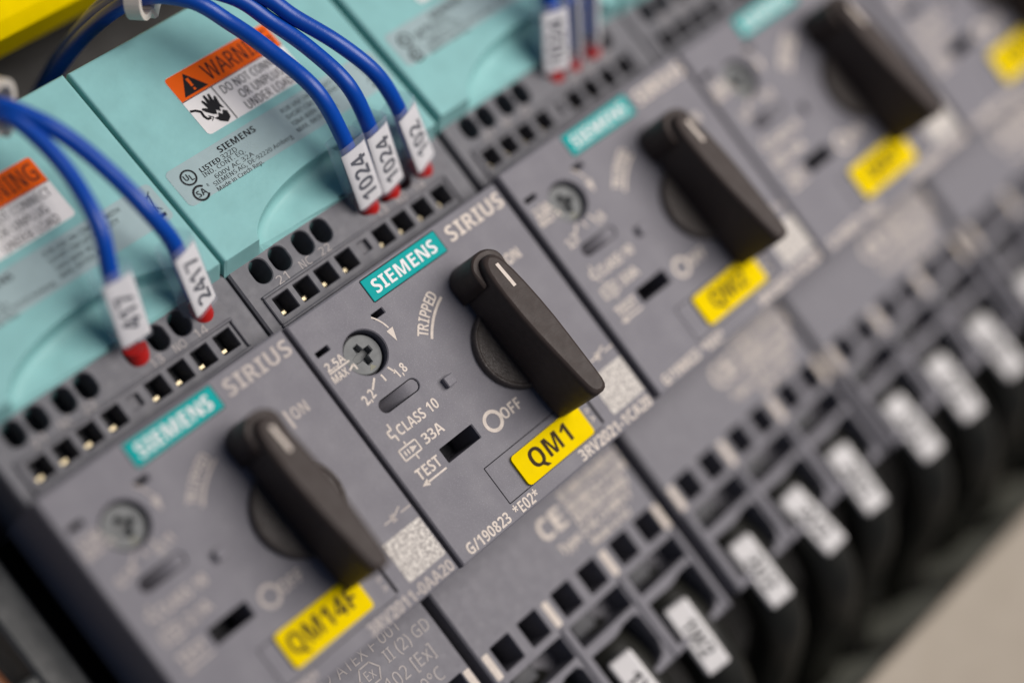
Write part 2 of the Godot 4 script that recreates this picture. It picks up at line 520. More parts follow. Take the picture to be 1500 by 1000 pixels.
	for l in [[0.25, 0.1], [0.0, 7.5], [-0.12, 7.8], [-0.4, 7.95], [-0.4, 7.95]]: loops.append(at_z(tabp.call(l[0]), l[1]))
	b.loft(loops)
	b.fan(loops[-1], V(0, 0, 1))
	shared.locking_tab = b.mesh()
	b = B.new()
	var py := func(y: float) -> float: return 9.5 - (y + 9.0) * 0.125 + 0.03
	b.quad(V(28.85, -9.9, py.call(-9.9)), V(29.45, -9.9, py.call(-9.9)), V(29.45, -14.2, py.call(-14.2)), V(28.85, -14.2, py.call(-14.2)), V(0, 0, 1))
	shared.pointer_mark = b.mesh()
	# lower housing
	b = B.new()
	cells = []
	for k in 3:
		var cx: float = [8.1, 22.05, 36.1][k]
		for s in [-1, 1]:
			cells.append([rect(cx + s * 3.1 - 2.6, cx + s * 3.1 + 2.6, -62.2, -56.6), stadium(cx + s * 3.1, -59.4, 4.4, 4.9, 0.25, 2), 9.0])
		cells.append([rect(cx - 6.6, cx + 6.6, -67.9, -62.4), stadium(cx, -65.2, 12.2, 4.3, 0.3, 2), 6.5])
		var d := PackedVector2Array([Vector2(cx - 5.9, -77.4), Vector2(cx - 5.9, -69.0), Vector2(cx - 0.6, -69.15), Vector2(cx + 0.9, -68.9), Vector2(cx + 2.4, -68.4), Vector2(cx + 5.0, -68.4), Vector2(cx + 5.9, -69.4), Vector2(cx + 6.05, -74.5), Vector2(cx + 5.2, -76.6), Vector2(cx + 3.2, -77.5)])
		cells.append([rect(cx - 6.6, cx + 6.6, -78.1, -68.0), d, 20.0])
	b.sheet(rect(0.55, 42.75, -78.25, -30.0), -17.0, cells)
	rim(b, 0.2, 43.1, -78.6, -29.6, -17.0, -55.0)
	# fins between the poles
	for x in [1.0, 15.07, 29.05, 42.3]:
		b.box(V(x - 0.6, -78.5, -18.0), V(x + 0.6, -62.4, -16.5), 0.25)
	shared.housing = b.mesh()
	b = B.new()
	b.box(V(-1.2, -61.0, -26.2), V(1.0, -58.6, -24.0), 0.2)
	shared.clamp_spring = b.mesh()
	b = B.new()
	b.box(V(-3.8, -66.8, -23.6), V(1.2, -63.2, -21.6), 0.4)
	shared.clamp_lever = b.mesh()
	b = B.new()
	flat(b, stadium(0, -59.6, 1.25, 4.6, 0.2, 2), -16.95)
	shared.pole_mark = b.mesh()

func disc_text(b: B, s: String, c: Vector2, r: float, a0: float, a1: float, h: float, z: float) -> void:
	for i in s.length():
		var a := lerpf(a0, a1, (i + 0.5) / s.length())
		text(b, s[i], c + Vector2(cos(a), sin(a)) * r, h, z, a - PI * 0.5, 0.0, true)

func breaker(o: Dictionary) -> void:
	var t := thing("circuit_breaker", o.label, "circuit breaker", o.at, "motor circuit breakers in the row")
	inst("housing", shared.housing, M.body, t)
	for x in [8.1, 22.05, 36.1]:
		for dx in [-3.1, 3.1]: inst("clamp_spring", shared.clamp_spring, M.inner, t).position.x = (x + dx) * S
		inst("clamp_lever", shared.clamp_lever, M.inner, t).position.x = x * S
	for x in [1.45, 15.1, 29.05, 42.2]: inst("pole_mark", shared.pole_mark, M.cream, t).position.x = x * S
	var fp := inst("front_plate", shared.front_plate, M.plate, t)
	for me in shared.slot_floor: inst("slot_floor", me, M.inner, fp)
	inst("badge_groove", shared.badge_groove, M.groove, fp)
	inst("label_frame", shared.label_frame, M.groove, fp)
	var dl := inst("setting_dial", shared.setting_dial, M.dial, t)
	inst("dial_pointer", shared.dial_pointer, M.pointer, dl)
	var bd := inst("badge", shared.badge, M.badge, t)
	inst("badge_lettering", shared.badge_lettering, M.white_print, bd)
	var kn := Node3D.new()
	kn.name = "rotary_knob"
	kn.position.x = 0.4 * S
	t.add_child(kn)
	inst("base_disc", shared.knob_disc, M.disc, kn)
	inst("handle", shared.handle, M.knob, kn)
	inst("locking_tab", shared.locking_tab, M.knob, kn)
	inst("pointer_mark", shared.pointer_mark, M.cream, kn)
	# prints on the plate
	var z := 0.04
	var b := B.new()
	text(b, "SIRIUS", Vector2(37.3, -1.75), 2.5, z, 0.0, 12.0, true)
	disc_text(b, "TRIPPED", Vector2(29.0, -21.4), 15.0, deg_to_rad(141.5), deg_to_rad(113.0), 1.8, z)
	ring(b, 29.0, -21.4, 13.3, 13.75, z, deg_to_rad(112.0), deg_to_rad(142.5))
	ring(b, 18.3, -28.65, 1.2, 1.78, z)
	text(b, "OFF", Vector2(22.0, -28.75), 1.8, z, 0.0, 3.9, true)
	text(b, "ON", Vector2(38.6, -10.2), 1.8, z, 0.0, 2.9, true)
	line(b, [Vector2(36.4, -9.0), Vector2(36.4, -12.0)], 0.5, z)
	text(b, "CLASS 10", Vector2(8.5, -21.1), 1.65, z, 0.0, 8.2, true)
	text(b, o.trip, Vector2(8.9, -24.4), 1.65, z, 0.0, 4.0, true)
	text(b, "TEST", Vector2(4.9, -28.1), 1.75, z, 0.0, 4.6, true)
	line(b, [Vector2(3.4, -29.75), Vector2(7.3, -29.75)], 0.3, z)
	flat(b, PackedVector2Array([Vector2(2.3, -29.75), Vector2(3.6, -29.2), Vector2(3.6, -30.3)]), z)
	text(b, o.max, Vector2(2.9, -7.5), 1.35, z, 0.0, 3.5, true)
	line(b, [Vector2(1.1, -8.45), Vector2(5.0, -8.45)], 0.28, z)
	text(b, "MAX", Vector2(2.4, -9.45), 1.2, z, 0.0, 2.9, true)
	line(b, [Vector2(4.1, -9.7), Vector2(5.2, -9.2), Vector2(5.3, -10.2)], 0.3, z)
	text(b, o.mid, Vector2(4.0, -14.6), 1.5, z, deg_to_rad(12.0), 0.0, true)
	text(b, o.low, Vector2(10.8, -14.2), 1.5, z, deg_to_rad(8.0), 0.0, true)
	line(b, [Vector2(6.6, -12.7), Vector2(5.2, -14.0)], 0.33, z)
	line(b, [Vector2(7.8, -12.9), Vector2(7.9, -14.1)], 0.3, z)
	line(b, [Vector2(9.4, -12.6), Vector2(9.9, -13.7)], 0.3, z)
	# turning arrow beside the dial
	ring(b, 8.0, -8.9, 5.45, 5.7, z, deg_to_rad(10.0), deg_to_rad(42.0))
	flat(b, PackedVector2Array([Vector2(12.85, -8.2), Vector2(14.15, -8.15), Vector2(13.35, -10.3)]), z)
	# bimetal and magnetic trip symbols
	line(b, [Vector2(3.7, -19.3), Vector2(3.7, -20.3), Vector2(2.9, -20.3), Vector2(2.9, -21.3), Vector2(3.7, -21.3), Vector2(3.7, -22.3)], 0.3, z)
	for q in [[2.6, -23.5, 5.9, -23.5], [5.9, -23.5, 5.9, -25.3], [5.9, -25.3, 2.6, -25.3], [2.6, -25.3, 2.6, -23.5], [4.2, -22.8, 4.2, -23.5], [4.6, -25.3, 4.6, -26.2], [3.3, -24.0, 3.3, -24.8], [3.9, -24.0, 3.9, -24.8]]:
		line(b, [Vector2(q[0], q[1]), Vector2(q[2], q[3])], 0.25, z)
	flat(b, PackedVector2Array([Vector2(4.4, -23.9), Vector2(5.6, -24.4), Vector2(4.4, -24.9)]), z)
	# switch symbol above the code patch
	line(b, [Vector2(38.4, -30.9), Vector2(40.2, -30.9)], 0.25, z)
	line(b, [Vector2(40.2, -30.9), Vector2(42.0, -30.0)], 0.25, z)
	line(b, [Vector2(41.7, -30.9), Vector2(43.6, -30.9)], 0.25, z)
	line(b, [Vector2(39.9, -30.3), Vector2(40.5, -31.5)], 0.25, z)
	line(b, [Vector2(40.5, -30.3), Vector2(39.9, -31.5)], 0.25, z)
	text(b, o.order, Vector2(35.1, -41.35), 1.8, z, 0.0, 16.6, true)
	text(b, "G/190823", Vector2(6.4, -41.25), 1.75, z, 0.0, 8.9, true)
	text(b, "*E02*", Vector2(14.5, -41.3), 1.75, z, 0.0, 5.2, true)
	text(b, "6 A", Vector2(32.7, -37.3), 0.85, z, -PI * 0.5, 2.4)
	part("plate_lettering", b, M.worn if o.has("atex") else M.cream, fp)
	# blank patch where the machine-read square sits
	b = B.new()
	flat(b, stadium(39.9, -36.35, 7.4, 6.7, 0.15, 1), z)
	part("code_patch", b, M.code, fp)
	# prints on the lower housing
	b = B.new()
	if o.has("atex"):
		var rows: Array = o.atex
		for r in rows: text(b, r[0], Vector2(r[1], r[2]), r[3], -16.95, 0.0, r[4])
		var hx := []
		for k in 7: hx.append(Vector2(29.4 + cos(TAU * k / 6.0) * 2.0, -48.2 + sin(TAU * k / 6.0) * 1.8))
		line(b, hx, 0.25, -16.95)
		text(b, "Ex", Vector2(29.4, -48.2), 1.6, -16.95)
		part("housing_lettering", b, M.faint, t)
	else:
		text(b, "C", Vector2(23.2, -48.6), 3.6, -16.95, 0.0, 2.6, true)
		text(b, "E", Vector2(26.3, -48.6), 3.6, -16.95, 0.0, 2.4, true)
		text(b, "IEC 60947-2 EN 60947-4-1", Vector2(35.6, -46.3), 1.7, -16.95, 0.0, 14.0, true)
		text(b, "VDE 0660 Cat. A  UL 508", Vector2(35.6, -48.6), 1.7, -16.95, 0.0, 14.0, true)
		text(b, "IE3/IE4 ready", Vector2(35.0, -50.9), 1.7, -16.95, 0.0, 12.6, true)
		text(b, "Type 2 AC-3 690 V", Vector2(31.6, -53.2), 1.6, -16.95, 0.0, 17.0, true)
		text(b, "Made in EU", Vector2(33.4, -55.2), 1.3, -16.95, 0.0, 9.0, true)
		part("housing_lettering", b, M.cream, t)
	# yellow identification label
	if o.has("tag"):
		var l: Array = o.tag_rect
		b = B.new()
		flat(b, stadium((l[0] + l[1]) * 0.5, (l[2] + l[3]) * 0.5, l[1] - l[0], l[3] - l[2], 0.7, 5), 0.5, 0.48)
		var lb := part("identification_label", b, M.yellow, t)
		lb.set_meta("label", o.tag_label)
		b = B.new()
		text(b, o.tag, Vector2((l[0] + l[1]) * 0.5 + o.tag_dx, (l[2] + l[3]) * 0.5 - 0.1), 3.0, 0.53, 0.0, o.tag_w, true)
		part("label_lettering", b, M.label_ink, lb)

# ------------------------------------------------------------------ auxiliary switch block
const OVALS := [5.05, 8.9, 13.55, 17.35, 26.0, 30.2, 34.3, 38.2]
const WINDOWS := [5.3, 9.4, 13.6, 17.9, 25.7, 29.9, 34.2, 38.5]
func build_aux() -> void:
	var b := B.new()
	var cells := []
	for x in OVALS: cells.append([rect(x - 1.8, x + 1.8, 7.9, 12.8), stadium(x, 10.35, 3.4, 4.4, 1.65), 6.0])
	for x in WINDOWS: cells.append([rect(x - 1.9, x + 1.9, 2.2, 6.4), stadium(x, 4.35, 3.3, 3.4, 0.12, 1), 5.0])
	cells.append([rect(20.3, 23.3, 2.2, 6.4), stadium(21.8, 4.6, 2.1, 2.2, 0.12, 1), 0.9])
	b.sheet(rect(0.65, 44.15, 0.3, 12.85), -6.0, cells)
	rim(b, 0.3, 44.5, -0.05, 13.2, -6.0, -30.0)
	for q in [[2.4, 41.2, 6.45, 6.95], [2.4, 41.2, 1.3, 1.85], [2.4, 2.9, 1.85, 6.45], [40.7, 41.2, 1.85, 6.45]]:
		b.box(V(q[0], q[2], -6.6), V(q[1], q[3], -5.5), 0.15)
	shared.aux_block = b.mesh()
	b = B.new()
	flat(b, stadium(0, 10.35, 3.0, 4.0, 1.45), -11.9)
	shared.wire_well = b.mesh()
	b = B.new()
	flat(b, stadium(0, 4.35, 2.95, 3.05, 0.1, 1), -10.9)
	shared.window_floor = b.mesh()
	b = B.new()
	b.box(V(-1.2, 2.9, -10.4), V(0.5, 4.0, -8.5), 0.3)
	b.box(V(-1.2, 3.9, -10.4), V(-0.7, 5.4, -9.7), 0.1)
	shared.contact = b.mesh()
	b = B.new()
	for q in [["21", 7.25], ["NC", 11.9], ["22", 15.9], ["13", 28.0], ["NO", 32.2], ["14", 36.2]]:
		text(b, q[0], Vector2(q[1], 7.65), 1.35, -5.96, 0.0, 2.1)
	shared.aux_lettering = b.mesh()
func aux(at: Vector3, label: String) -> void:
	var t := thing("auxiliary_switch", label, "switch block", at, "auxiliary switch blocks above the front plates")
	inst("block", shared.aux_block, M.aux, t)
	for x in OVALS: inst("well_floor", shared.wire_well, M.inner, t).position.x = x * S
	for x in WINDOWS: inst("window_floor", shared.window_floor, M.inner, t).position.x = x * S
	for x in WINDOWS:
		var c := inst("contact", shared.contact, M.brass, t)
		c.position = V(x, 0, 0) * S
	inst("block_lettering", shared.aux_lettering, M.faint, t)

# ------------------------------------------------------------------ teal plug connector
# local frame of its sloping face: x along the row, y up the slope, z out of it
func build_teal() -> void:
	var b := B.new()
	var x0 := 0.0
	var x1 := 44.0
	var top := 37.4
	var c := 0.45
	var arc := func(x: float) -> float:
		var u := (x - 24.0) / 17.5
		return 0.0 if absf(u) >= 1.0 else 6.3 * pow(1.0 - u * u, 0.55)
	var xs := [x0 + c, 3.0, 6.5]
	for i in 61: xs.append(24.0 - 17.5 * cos(PI * i / 60.0))
	xs.append(x1 - c)
	for i in xs.size() - 1:
		var a: float = xs[i]; var d: float = xs[i + 1]
		var pa: float = arc.call(a); var pd: float = arc.call(d)
		if pa < 0.3 and i < 3: pa = 0.3
		b.quad(V(a, maxf(pa, 0.3), 0), V(d, maxf(pd, 0.3), 0), V(d, top - c, 0), V(a, top - c, 0), V(0, 0, 1))
	# finger scoop: a rounded wall under the arc, then a floor
	var loops := []
	for s in [[1.0, 0.0], [0.996, -0.03], [0.988, -0.2], [0.982, -0.6], [0.975, -1.5], [0.96, -2.4], [0.92, -3.0], [0.82, -3.3], [0.6, -3.3], [0.05, -3.1]]:
		var l := PackedVector3Array()
		for i in 61:
			var x := 24.0 - 17.5 * cos(PI * i / 60.0)
			l.append(V(24.0 + (x - 24.0) * s[0], maxf(arc.call(x), 0.3) * s[0] - (1.0 - s[0]) * 0.5, s[1]))
		loops.append(l)
	b.loft(loops, false)
	# bevelled lower edge, following the scoop
	var ed := []
	ed.append(V(x0, 0.3, -c))
	for x in [x0 + c, 3.0, 6.5]: ed.append(V(x, 0.3, 0))
	for k in loops.size(): ed.append(loops[k][0])
	for k in range(loops.size() - 1, -1, -1): ed.append(loops[k][60])
	ed.append(V(x1 - c, 0.3, 0)); ed.append(V(x1, 0.3, -c))
	for i in ed.size() - 1:
		var p: Vector3 = ed[i]; var q: Vector3 = ed[i + 1]
		b.quad(p, q, V(q.x, -0.7, minf(-3.9, q.z - 0.3)), V(p.x, -0.7, minf(-3.9, p.z - 0.3)), V(0, -1, 0.6))
		b.quad(V(p.x, -0.7, minf(-3.9, p.z - 0.3)), V(q.x, -0.7, minf(-3.9, q.z - 0.3)), V(q.x, -0.7, -30), V(p.x, -0.7, -30), V(0, -1, 0))
	# rounded rim and walls on the other three sides
	for k in 3:
		var p: Vector2 = [Vector2(x0 + c, 0.3), Vector2(x0 + c, top - c), Vector2(x1 - c, top - c)][k]
		var q: Vector2 = [Vector2(x0 + c, top - c), Vector2(x1 - c, top - c), Vector2(x1 - c, 0.3)][k]
		var o: Vector2 = [Vector2(-1, 0), Vector2(0, 1), Vector2(1, 0)][k]
		var pe := p - (q - p).normalized() * (c if k > 0 else 0.0)
		var qe := q + (q - p).normalized() * (c if k < 2 else 0.0)
		var lo2 := V(p.x, p.y, 0); var hi2 := V(q.x, q.y, 0)
		for s in 3:
			var a := PI * 0.5 * (s + 1) / 3.0
			var f := float(s + 1) / 3.0
			var off := o * c * sin(a)
			var pp := p.lerp(pe, sin(a)); var qq := q.lerp(qe, sin(a))
			var l3 := V(pp.x + off.x, pp.y + off.y, -c * (1.0 - cos(a))); var h3 := V(qq.x + off.x, qq.y + off.y, -c * (1.0 - cos(a)))
			b.quad(lo2, hi2, h3, l3, V(o.x, o.y, 1.0 - f * 0.7))
			lo2 = l3; hi2 = h3
		b.quad(lo2, hi2, V(hi2.x, hi2.y, -30), V(lo2.x, lo2.y, -30), V(o.x, o.y, 0))
	for x in [x0, x1]:
		b.quad(V(x, 0.3, -c), V(x, -0.7, -3.9), V(x, -0.7, -30), V(x, 0.3, -30), V(-1 if x < 5 else 1, 0, 0))
	shared.teal_case = b.mesh()
	# warning label
	b = B.new()
	flat(b, stadium(21.45, 23.45, 20.1, 11.1, 0.7, 5), 0.06, 0.05)
	shared.warning_label = b.mesh()
	b = B.new()
	var hd := PackedVector2Array()
	for p in stadium(21.45, 26.65, 20.0, 4.6, 0.7, 5): hd.append(Vector2(p.x, maxf(p.y, 24.5)))
	flat(b, stadium(21.45, 26.75, 20.0, 4.4, 0.6, 5), 0.09)
	b.quad(V(11.45, 24.45, 0.09), V(31.45, 24.45, 0.09), V(31.45, 25.6, 0.092), V(11.45, 25.6, 0.092), V(0, 0, 1))
	shared.warning_header = b.mesh()
	b = B.new()
	var z := 0.12
	flat(b, PackedVector2Array([Vector2(12.4, 24.85), Vector2(16.9, 24.85), Vector2(14.65, 28.4)]), z)
	text(b, "WARNING", Vector2(24.2, 26.7), 2.9, z, 0.0, 13.2)
	line(b, [Vector2(11.45, 24.35), Vector2(31.45, 24.35)], 0.14, z)
	line(b, [Vector2(17.0, 24.35), Vector2(17.0, 17.95)], 0.16, z)
	text(b, "DO NOT CONNECT", Vector2(24.3, 23.0), 1.5, z, 0.0, 12.6)
	text(b, "OR UNPLUG", Vector2(24.3, 20.95), 1.5, z, 0.0, 8.6)
	text(b, "UNDER LOAD", Vector2(24.3, 18.9), 1.5, z, 0.0, 9.4)
	# open hand struck by a current from a wire end
	var hand := PackedVector2Array([Vector2(14.3, 20.4), Vector2(13.5, 21.3), Vector2(13.2, 21.9), Vector2(13.5, 22.1), Vector2(14.2, 21.6), Vector2(14.0, 23.0), Vector2(14.3, 23.2), Vector2(14.65, 22.3), Vector2(14.8, 23.7), Vector2(15.15, 23.75), Vector2(15.25, 22.4), Vector2(15.6, 23.6), Vector2(15.95, 23.55), Vector2(15.8, 22.2), Vector2(16.3, 22.9), Vector2(16.55, 22.7), Vector2(16.3, 21.4), Vector2(16.4, 20.4), Vector2(15.9, 20.9), Vector2(15.6, 20.2), Vector2(15.1, 20.8), Vector2(14.8, 20.1)])
	flat(b, hand, z)
	flat(b, PackedVector2Array([Vector2(14.0, 19.8), Vector2(14.7, 19.7), Vector2(15.1, 20.3), Vector2(15.5, 19.7), Vector2(16.0, 20.3), Vector2(16.5, 19.8), Vector2(16.3, 18.7), Vector2(15.4, 18.2), Vector2(14.5, 18.9)]), z)
	line(b, [Vector2(11.5, 22.6), Vector2(12.3, 22.3), Vector2(12.9, 21.7), Vector2(12.8, 20.9), Vector2(13.0, 20.2), Vector2(13.6, 20.1)], 0.4, z)
	line(b, [Vector2(13.4, 20.6), Vector2(14.0, 20.0)], 0.15, z)
	line(b, [Vector2(13.4, 19.6), Vector2(14.0, 20.0)], 0.15, z)
	shared.warning_lettering = b.mesh()
	b = B.new()
	b.quad(V(14.45, 25.9, z + 0.03), V(14.85, 25.9, z + 0.03), V(14.9, 27.4, z + 0.03), V(14.4, 27.4, z + 0.03), V(0, 0, 1))
	b.quad(V(14.45, 25.2, z + 0.03), V(14.85, 25.2, z + 0.03), V(14.85, 25.6, z + 0.03), V(14.45, 25.6, z + 0.03), V(0, 0, 1))
	shared.warning_mark = b.mesh()
	# silvery clear film with the approval text
	b = B.new()
	flat(b, stadium(22.3, 13.15, 41.8, 6.6, 0.9, 5), 0.05)
	shared.approval_film = b.mesh()
	b = B.new()
	z = 0.08
	text(b, "SIEMENS", Vector2(14.5, 15.2), 1.05, z, 0.0, 7.2, true)
	text(b, "LISTED", Vector2(8.3, 13.95), 0.8, z, 0.0, 3.8, true)
	text(b, "32ZD", Vector2(12.0, 13.95), 0.8, z, 0.0, 2.9)
	text(b, "IND. CONT. EQ.", Vector2(10.3, 12.95), 0.72, z, 0.0, 8.1)
	text(b, "600V AC 32A", Vector2(11.4, 11.95), 0.72, z, 0.0, 7.5)
	text(b, "SIEMENS AG, DE-92220 Amberg", Vector2(14.5, 10.95), 0.7, z, 0.0, 15.6)
	text(b, "Made in Czech Rep.", Vector2(11.1, 10.0), 0.68, z, 0.0, 8.9)
	ring(b, 4.2, 14.0, 1.05, 1.35, z)
	text(b, "U", Vector2(3.85, 14.15), 1.0, z, 0.0, 0.75, true)
	text(b, "L", Vector2(4.65, 13.8), 1.0, z, 0.0, 0.55, true)
	ring(b, 4.2, 11.0, 1.0, 1.35, z, deg_to_rad(40.0), deg_to_rad(330.0))
	text(b, "SA", Vector2(4.3, 11.0), 1.05, z, 0.0, 1.7, true)
	text(b, "R", Vector2(5.9, 11.5), 0.5, z)
	for q in [["FOR USE ON CIRCUITS WITH", 15.2], ["SHORT CIRCUIT CAPACITY", 13.9], ["10kA 600V AC", 12.6], ["MAX. RATED 40 A", 11.3]]:
		text(b, q[0], Vector2(23.6, q[1]), 0.8, z, 0.0, q[0].length() * 0.56, false, true)
	# crossed-out wheeled bin over its bar
	line(b, [Vector2(39.6, 14.6), Vector2(40.0, 12.2), Vector2(41.6, 12.2), Vector2(42.0, 14.6), Vector2(39.6, 14.6)], 0.16, z)
	line(b, [Vector2(39.2, 15.2), Vector2(42.4, 11.8)], 0.15, z)
	line(b, [Vector2(39.2, 11.8), Vector2(42.4, 15.2)], 0.15, z)
	ring(b, 41.5, 12.0, 0.1, 0.28, z)
	line(b, [Vector2(39.5, 11.0), Vector2(42.4, 11.0)], 0.6, z)
	shared.approval_lettering = b.mesh()
func teal(at: Vector3, label: String) -> void:
	var t := thing("plug_connector", label, "connector", at, "teal plug connectors above the breakers")
	t.rotation.x = -atan(0.13)
	inst("case", shared.teal_case, M.teal, t)
	var w := inst("warning_label", shared.warning_label, M.paper, t)
	w.set_meta("label", "orange and white warning sticker")
	inst("header_band", shared.warning_header, M.orange, w)
	inst("sticker_lettering", shared.warning_lettering, M.ink, w)
	inst("warning_mark", shared.warning_mark, M.orange, w)
	var f := inst("approval_sticker", shared.approval_film, M.sticker, t)
	inst("approval_lettering", shared.approval_lettering, M.ink, f)

# ------------------------------------------------------------------ wires
# hole: where the wire leaves the block; then the way it takes
func blue_wire(hole: Vector3, way: Array, word: String, label: String, lean := 0.0, turn := 0.0, slide := 0.0) -> void:
	var t := thing("blue_wire", label, "wire", hole, "blue control wires with white markers")
	var ax := V(lean, 0.711, 0.703).normalized()
	var pts := [V(0, 0, 0) + ax * 3.0, ax * 8.0, ax * 13.5]
	for p in way: pts.append(p - hole)
	var b := B.new()
	tube(b, smooth_path(pts, 8), 1.26)
	part("insulation", b, M.blue, t)
	b = B.new()
	tube(b, [ax * -4.0, ax * -2.4, ax * -1.7], 1.45)
	tube(b, [ax * -1.8, ax * -0.4, ax * 1.0], 1.8)
	part("ferrule", b, M.red, t)
	# marker: clear flattened sleeve with a paper slip behind its front
	var side := V(1, 0, 0) - ax * ax.x
	side = side.normalized().rotated(ax, turn)
	var nrm := side.cross(ax)      # faces down and out
	if nrm.z < 0: nrm = -nrm
	var xf := Transform3D(Basis(ax, -side, nrm), ax * (1.0 + slide) + nrm * 0.2)   # x up the wire, y towards -side
	if xf.basis.determinant() < 0: xf = Transform3D(Basis(ax, side, nrm), xf.origin)
	b = B.new()
	var loops := []
	for q in [0.0, 0.4, 6.0, 12.2, 12.5]:
		var l := PackedVector3Array()
		for p in stadium(0, 0.0, 5.5, 3.8, 0.9, 5): l.append(xf * V(q, p.x, p.y))
		loops.append(l)
	b.loft(loops)
	part("marker_sleeve", b, M.clear, t)
	b = B.new()
	loops = []
	for q in [0.3, 10.9]:
		var l := PackedVector3Array()
		for k in 9:
			var yy := -2.45 + 4.9 * k / 8.0
			l.append(xf * V(q, yy, 1.62 - pow(absf(yy) / 2.45, 8) * 0.25))
		for k in 9:
			var yy := 2.45 - 4.9 * k / 8.0
			l.append(xf * V(q, yy, 1.5 - pow(absf(yy) / 2.45, 8) * 0.25))
		loops.append(l)
	b.loft(loops)
	b.fan(loops[0], -ax); b.fan(loops[1], ax)
	var pp := part("marker_slip", b, M.paper, t)
	b = B.new()
	text(b, word, Vector2(5.4, 0.0), 2.9, 1.68, 0.0, 2.05 * word.length(), true, false, xf)
	part("marker_lettering", b, M.ink, pp)

func black_wire(x: float, dy: float, word: String, label: String, k: int) -> void:
	var t := thing("black_wire", label, "wire", V(x, -70.0 + dy, -24.0), "black motor wires below the terminals")
	var j := (float((k * 7) % 5) - 2.0) * 0.35
	var b := B.new()
	tube(b, smooth_path([V(0, 3, -6), V(0, 0, -1.0), V(0, -5, 2.0), V(j * 0.4, -12, 2.4), V(j, -19 - j, -0.5), V(j * 2.0, -25 - j * 2.0, -8.0), V(j * 3.0, -31, -19.0), V(j * 3.0, -39, -27), V(j * 2.0, -52, -30)], 6), 4.9, 22)
	part("insulation", b, M.black_wire, t)
	var xf := Transform3D(Basis(V(0.02 * j, -1, 0.0).normalized(), V(0.87, 0.0, 0.5), V(-0.5, 0.0, 0.87)).orthonormalized(), V(-1.9, -2.0, 6.9))
	xf.basis = Basis(V(0, -1, 0.02).normalized(), V(0.92, 0.0, 0.39), V(-0.39, 0.0, 0.92)).orthonormalized()
	if xf.basis.determinant() < 0: xf.basis.z = -xf.basis.z
	xf.basis = Basis(V(0, 0, 1), [0.0, 0.02, -0.03, 0.0, 0.13, -0.03, 0.04, -0.02, 0.06, 0.0, 0.03, -0.04][k % 12]) * xf.basis
	b = B.new()
	b.box(V(0, -2.25, -1.6), V(12.8, 2.25, 0.5), 0.35, xf)
	var m := part("marker", b, M.paper, t)
	b = B.new()
	text(b, word, Vector2(6.6, 0.0), 2.6, 0.54, 0.0, 6.6, true, false, xf)
	part("marker_lettering", b, M.ink, m)

